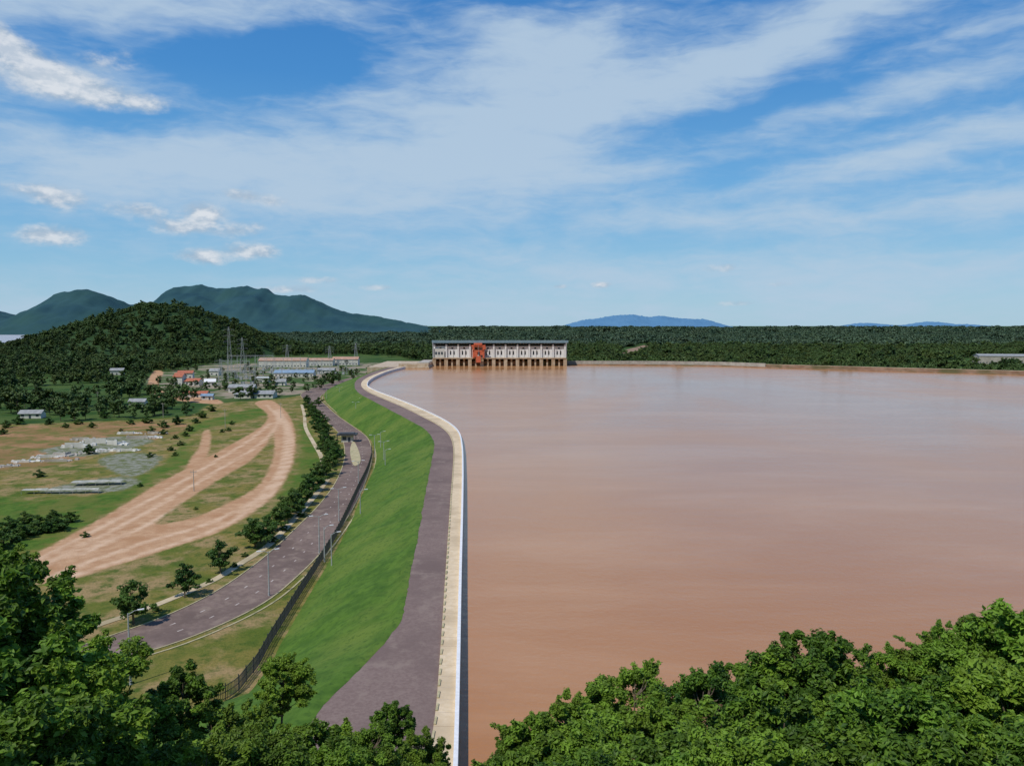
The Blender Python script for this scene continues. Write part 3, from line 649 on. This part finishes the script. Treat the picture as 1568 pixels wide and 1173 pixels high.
def hillz(x,y):
    gxv=hx[0]; gyv=hy[:,0]
    if x<gxv[0] or x>gxv[-1] or y<gyv[0] or y>gyv[-1]: return ZL
    i=np.searchsorted(gyv,y)-1; j=np.searchsorted(gxv,x)-1; i=max(0,min(i,hz.shape[0]-1)); j=max(0,min(j,hz.shape[1]-1)); return max(ZL,float(hz[i,j]))
def cand(y0,y1,s):
    n=int(.75*(y1*y1-y0*y0)/(s*s)); y=np.sqrt(rng.uniform(y0*y0,y1*y1,n)); x=rng.uniform(-.76,.76,n)*y; return x,y
x,y=cand(380,1750,10.5)
ok=~inpoly(x,y,yardW)&~inpoly(x,y,openW)&~inpoly(x,y,riverW)
for g_ in gaps: ok&=~inpoly(x,y,g_)
lim=np.where(x>50,np.interp(x,shx,shy)+16,np.where(x>-150,945,0)); ok&=y>lim
clump=np.array([mnoise.noise((a*.018,b_*.018,3.3)) for a,b_ in zip(x,y)])
ok&=~((x<-100)&(y<800)&(clump<-.14))
for a,b_,q in zip(x[ok],y[ok],clump[ok]):
    s=random.uniform(.5,1.05)+.3*q+(.4 if random.random()<.07 else 0)
    if b_<780: s*=.8
    P1[random.randrange(3)].append((a,b_,hillz(a,b_),s))
for i in range(150):
    a,b_=P(random.uniform(235,640),random.uniform(556,606))
    if inpoly(np.array([a]),np.array([b_]),yardW)[0]: P1[i%3].append((a,b_,ZL,random.uniform(.3,.58)))
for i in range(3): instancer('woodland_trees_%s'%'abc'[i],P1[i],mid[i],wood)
P2=[[],[]]
for (y0,y1,s,k) in((1700,4200,31,1.0),(4200,11000,95,2.0)):
    x,y=cand(y0,y1,s); ok=~inpoly(x,y,riverW)&~inpoly(x,y,gaps[1])
    for a,b_ in zip(x[ok],y[ok]): P2[random.randrange(2)].append((a,b_,ZL-(4 if k>1 else 0),k*(random.uniform(.65,1.15)+(.5 if random.random()<.06 else 0))))
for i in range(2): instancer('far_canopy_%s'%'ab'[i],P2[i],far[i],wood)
# ------------------------------------------------------------------ sky
w=bpy.data.worlds.new('World'); scene.world=w; w.use_nodes=True; nt=NT(w.node_tree)
try: w.cycles.sampling_method='NONE'
except Exception: pass
bg=w.node_tree.nodes['Background']; bg.inputs[1].default_value=.1
SE,SR=math.radians(56),math.radians(222)
sky=nt.n('ShaderNodeTexSky',sky_type='NISHITA'); sky.sun_disc=False; sky.sun_elevation=SE; sky.sun_rotation=SR; sky.air_density=1.0; sky.dust_density=.4; sky.ozone_density=2.0
g=nt.n('ShaderNodeTexCoord').outputs['Generated']; sx=nt.n('ShaderNodeSeparateXYZ'); nt.l(g,sx.inputs[0])
az=nt.m('MULTIPLY',nt.m('ARCTAN2',sx.outputs[0],sx.outputs[1]),57.2958); el=nt.m('MULTIPLY',nt.m('ARCSINE',sx.outputs[2]),57.2958)
cv=nt.n('ShaderNodeCombineXYZ'); nt.l(az,cv.inputs[0]); nt.l(el,cv.inputs[1]); cv.inputs[2].default_value=1.; V=cv.outputs[0]
def vdot(vec,row):
    d=nt.n('ShaderNodeVectorMath',operation='DOT_PRODUCT'); nt.l(vec,d.inputs[0]); d.inputs[1].default_value=row; return d.outputs['Value']
def blobs(lst,vec):
    acc=None
    for (a,e,A_,B_,rot,amp) in lst:
        co_,si=math.cos(math.radians(rot)),math.sin(math.radians(rot))
        p=vdot(vec,(co_/A_,si/A_,-(a*co_+e*si)/A_)); q=vdot(vec,(-si/B_,co_/B_,(a*si-e*co_)/B_))
        x=nt.m('POWER',.3679,nt.m('MULTIPLY_ADD',q,q,nt.m('MULTIPLY',p,p)))
        acc=nt.m('MULTIPLY',x,amp) if acc is None else nt.m('MULTIPLY_ADD',x,amp,acc)
    return acc
wn=nt.n('ShaderNodeTexNoise'); nt.l(V,wn.inputs['Vector']); wn.inputs['Scale'].default_value=.12; wn.inputs['Detail'].default_value=4
wv=nt.n('ShaderNodeVectorMath',operation='SUBTRACT'); nt.l(wn.outputs[1],wv.inputs[0]); wv.inputs[1].default_value=(.5,.5,.5)
ws=nt.n('ShaderNodeVectorMath',operation='MULTIPLY_ADD'); nt.l(wv.outputs[0],ws.inputs[0]); ws.inputs[1].default_value=(8,3.0,0); nt.l(V,ws.inputs[2]); VW=ws.outputs[0]
cir=[(-1,15.3,13,4.0,12,1.1),(3,11.3,9,2.0,4,.8),(19,18.8,15,1.9,15,1.0),(4,20,7,1.4,8,.65),(-27,20.5,12,2.0,8,.9),(-14,20.7,8,1.3,8,.5),(-24,10.8,14,2.2,2,.95),(-12,8.3,18,2.2,0,.6),
     (27,11.0,12,1.2,9,.95),(25,14.3,11,1.1,9,.8),(31,7.4,10,1.1,4,.8),(30,17.2,8,.9,12,.6),(14,7.3,9,.9,0,.6),(23,4.0,16,1.6,0,.7),(0,5,12,1.0,-4,.4),(-28,15.3,8,1.2,5,.6),(0,1.0,60,2.4,0,.55),
     (70,25,30,9,10,.7),(-75,25,30,9,-10,.7),(150,30,40,12,0,.7)]
neg=[(-17.5,17.6,5.0,1.9,10,-1.1),(-27,13.2,6,.7,4,-.5),(14,13.4,9,1.2,10,-.55),(-1.5,22.3,4,.8,0,-.6),(21,22.5,6,1,0,-.3),(16,10,6,1,5,-.3),(25,16,8,.7,10,-.3)]
m1=blobs(cir+neg,VW)
st=nt.noise(nt.mapping(VW,rot=(0,0,math.radians(-10)),sc=(.085,.42,1)),1.0,7,.62,.3)
st2=nt.noise(nt.mapping(V,rot=(0,0,math.radians(-8)),sc=(.32,1.1,1)),1.0,5,.6,.5)
cc=nt.m('ADD',m1,nt.m('MULTIPLY',nt.m('SUBTRACT',st,.5),1.6)); cc=nt.m('ADD',cc,nt.m('MULTIPLY',nt.m('SUBTRACT',st2,.5),.9))
cirm=nt.rmp(cc,-.12,1.15,0,.90)
cum=[(-31.8,15.9,3.6,.9,-20,1.0),(-33.5,17.2,2.2,.8,-30,.8),(-29.5,14.6,3.5,.9,-4,1.),(-25,14.2,2.4,.6,0,.6),(-27,16.4,2.4,.8,10,.5),(-21.4,7.5,1.3,.7,0,1.2),(-23,6.5,2.2,.5,0,.9),(-21.6,4.6,1.7,.55,0,1.05),(-18.4,5.1,1.9,.55,0,1.),(-19,6.5,1.6,.6,10,.65),(-30,7.9,1.5,.8,0,.9),(-31.8,8.3,1.8,.5,0,.5),(-30.6,5.6,2.0,.65,0,1.1),(-25.5,7.5,2.0,.6,0,.75),(-18.2,8.7,2.6,.45,-6,.8),
     (6.6,2.9,.8,.25,0,.9),(-16,2.5,2.5,.3,0,.7),(-10,2.7,1.2,.25,0,.7),(3.5,2.8,.6,.2,0,.6),(15,4,1.4,.35,0,.6),(19,2.8,.9,.25,0,.6),(16,1.5,1.6,.25,0,.6),(-14,3.2,1.6,.3,0,.6)]
m2=blobs(cum,V)
cvv=nt.mapping(V,sc=(.6,1.1,1)); cn=nt.noise(cvv,1.0,7,.6,.1)
q2=nt.m('ADD',m2,nt.m('MULTIPLY',nt.m('SUBTRACT',cn,.5),1.6)); cumm=nt.rmp(nt.m('MULTIPLY',q2,nt.rmp(m2,.02,.35)),.10,1.0,0,.88)
cn2=nt.noise(nt.mapping(V,loc=(0,.45,0),sc=(.6,1.1,1)),1.0,4,.6,.1)
lit=nt.m('ADD',nt.rmp(nt.m('SUBTRACT',cn,cn2),-.16,.16,0,.6),nt.rmp(q2,.6,1.3,0,.45),clamp=True)
cumc=nt.mix(lit,(3.7,4.7,5.9),(7.4,7.7,8.1))
def ramp(stops):
    tr=nt.n('ShaderNodeValToRGB'); nt.l(nt.m('DIVIDE',el,60.0,clamp=True),tr.inputs[0]); cr=tr.color_ramp
    cr.elements[0].position=stops[0][0]/60; cr.elements[0].color=(*stops[0][1],1); cr.elements[1].position=stops[-1][0]/60; cr.elements[1].color=(*stops[-1][1],1)
    for p,c_ in stops[1:-1]:
        e_=cr.elements.new(p/60); e_.color=(*c_,1)
    return tr.outputs[0]
clear=ramp([(0,(.33,.57,.74)),(4,(.23,.50,.74)),(10,(.12,.39,.73)),(17,(.045,.26,.64)),(25,(.025,.19,.56)),(60,(.02,.13,.45))])
c10=nt.n('ShaderNodeVectorMath',operation='SCALE'); nt.l(clear,c10.inputs[0]); c10.inputs['Scale'].default_value=10
base=nt.mix(.8,sky.outputs[0],c10.outputs[0])
c=nt.mix(cirm,base,(4.6,5.9,7.3)); c=nt.mix(cumm,c,cumc)
nt.l(c,bg.inputs[0])
sd=Vector((math.sin(SR)*math.cos(SE),math.cos(SR)*math.cos(SE),math.sin(SE)))
l=bpy.data.lights.new('sun','SUN'); l.energy=3.3; l.angle=math.radians(.6); l.color=(1,.95,.86)
lo=bpy.data.objects.new('sun',l); lo.rotation_euler=sd.to_track_quat('Z','Y').to_euler(); link(lo)
# ------------------------------------------------------------------ camera
cam=bpy.data.cameras.new('camera'); cam.sensor_width=36; cam.lens=F/1568*36; cam.clip_end=60000; cam.clip_start=.5
co=bpy.data.objects.new('camera',cam); co.location=(0,0,CH); co.rotation_euler=(math.pi/2-PITCH,0,0); link(co); scene.camera=co
scene.view_settings.view_transform='Standard'; scene.view_settings.look='None'; scene.view_settings.exposure=0
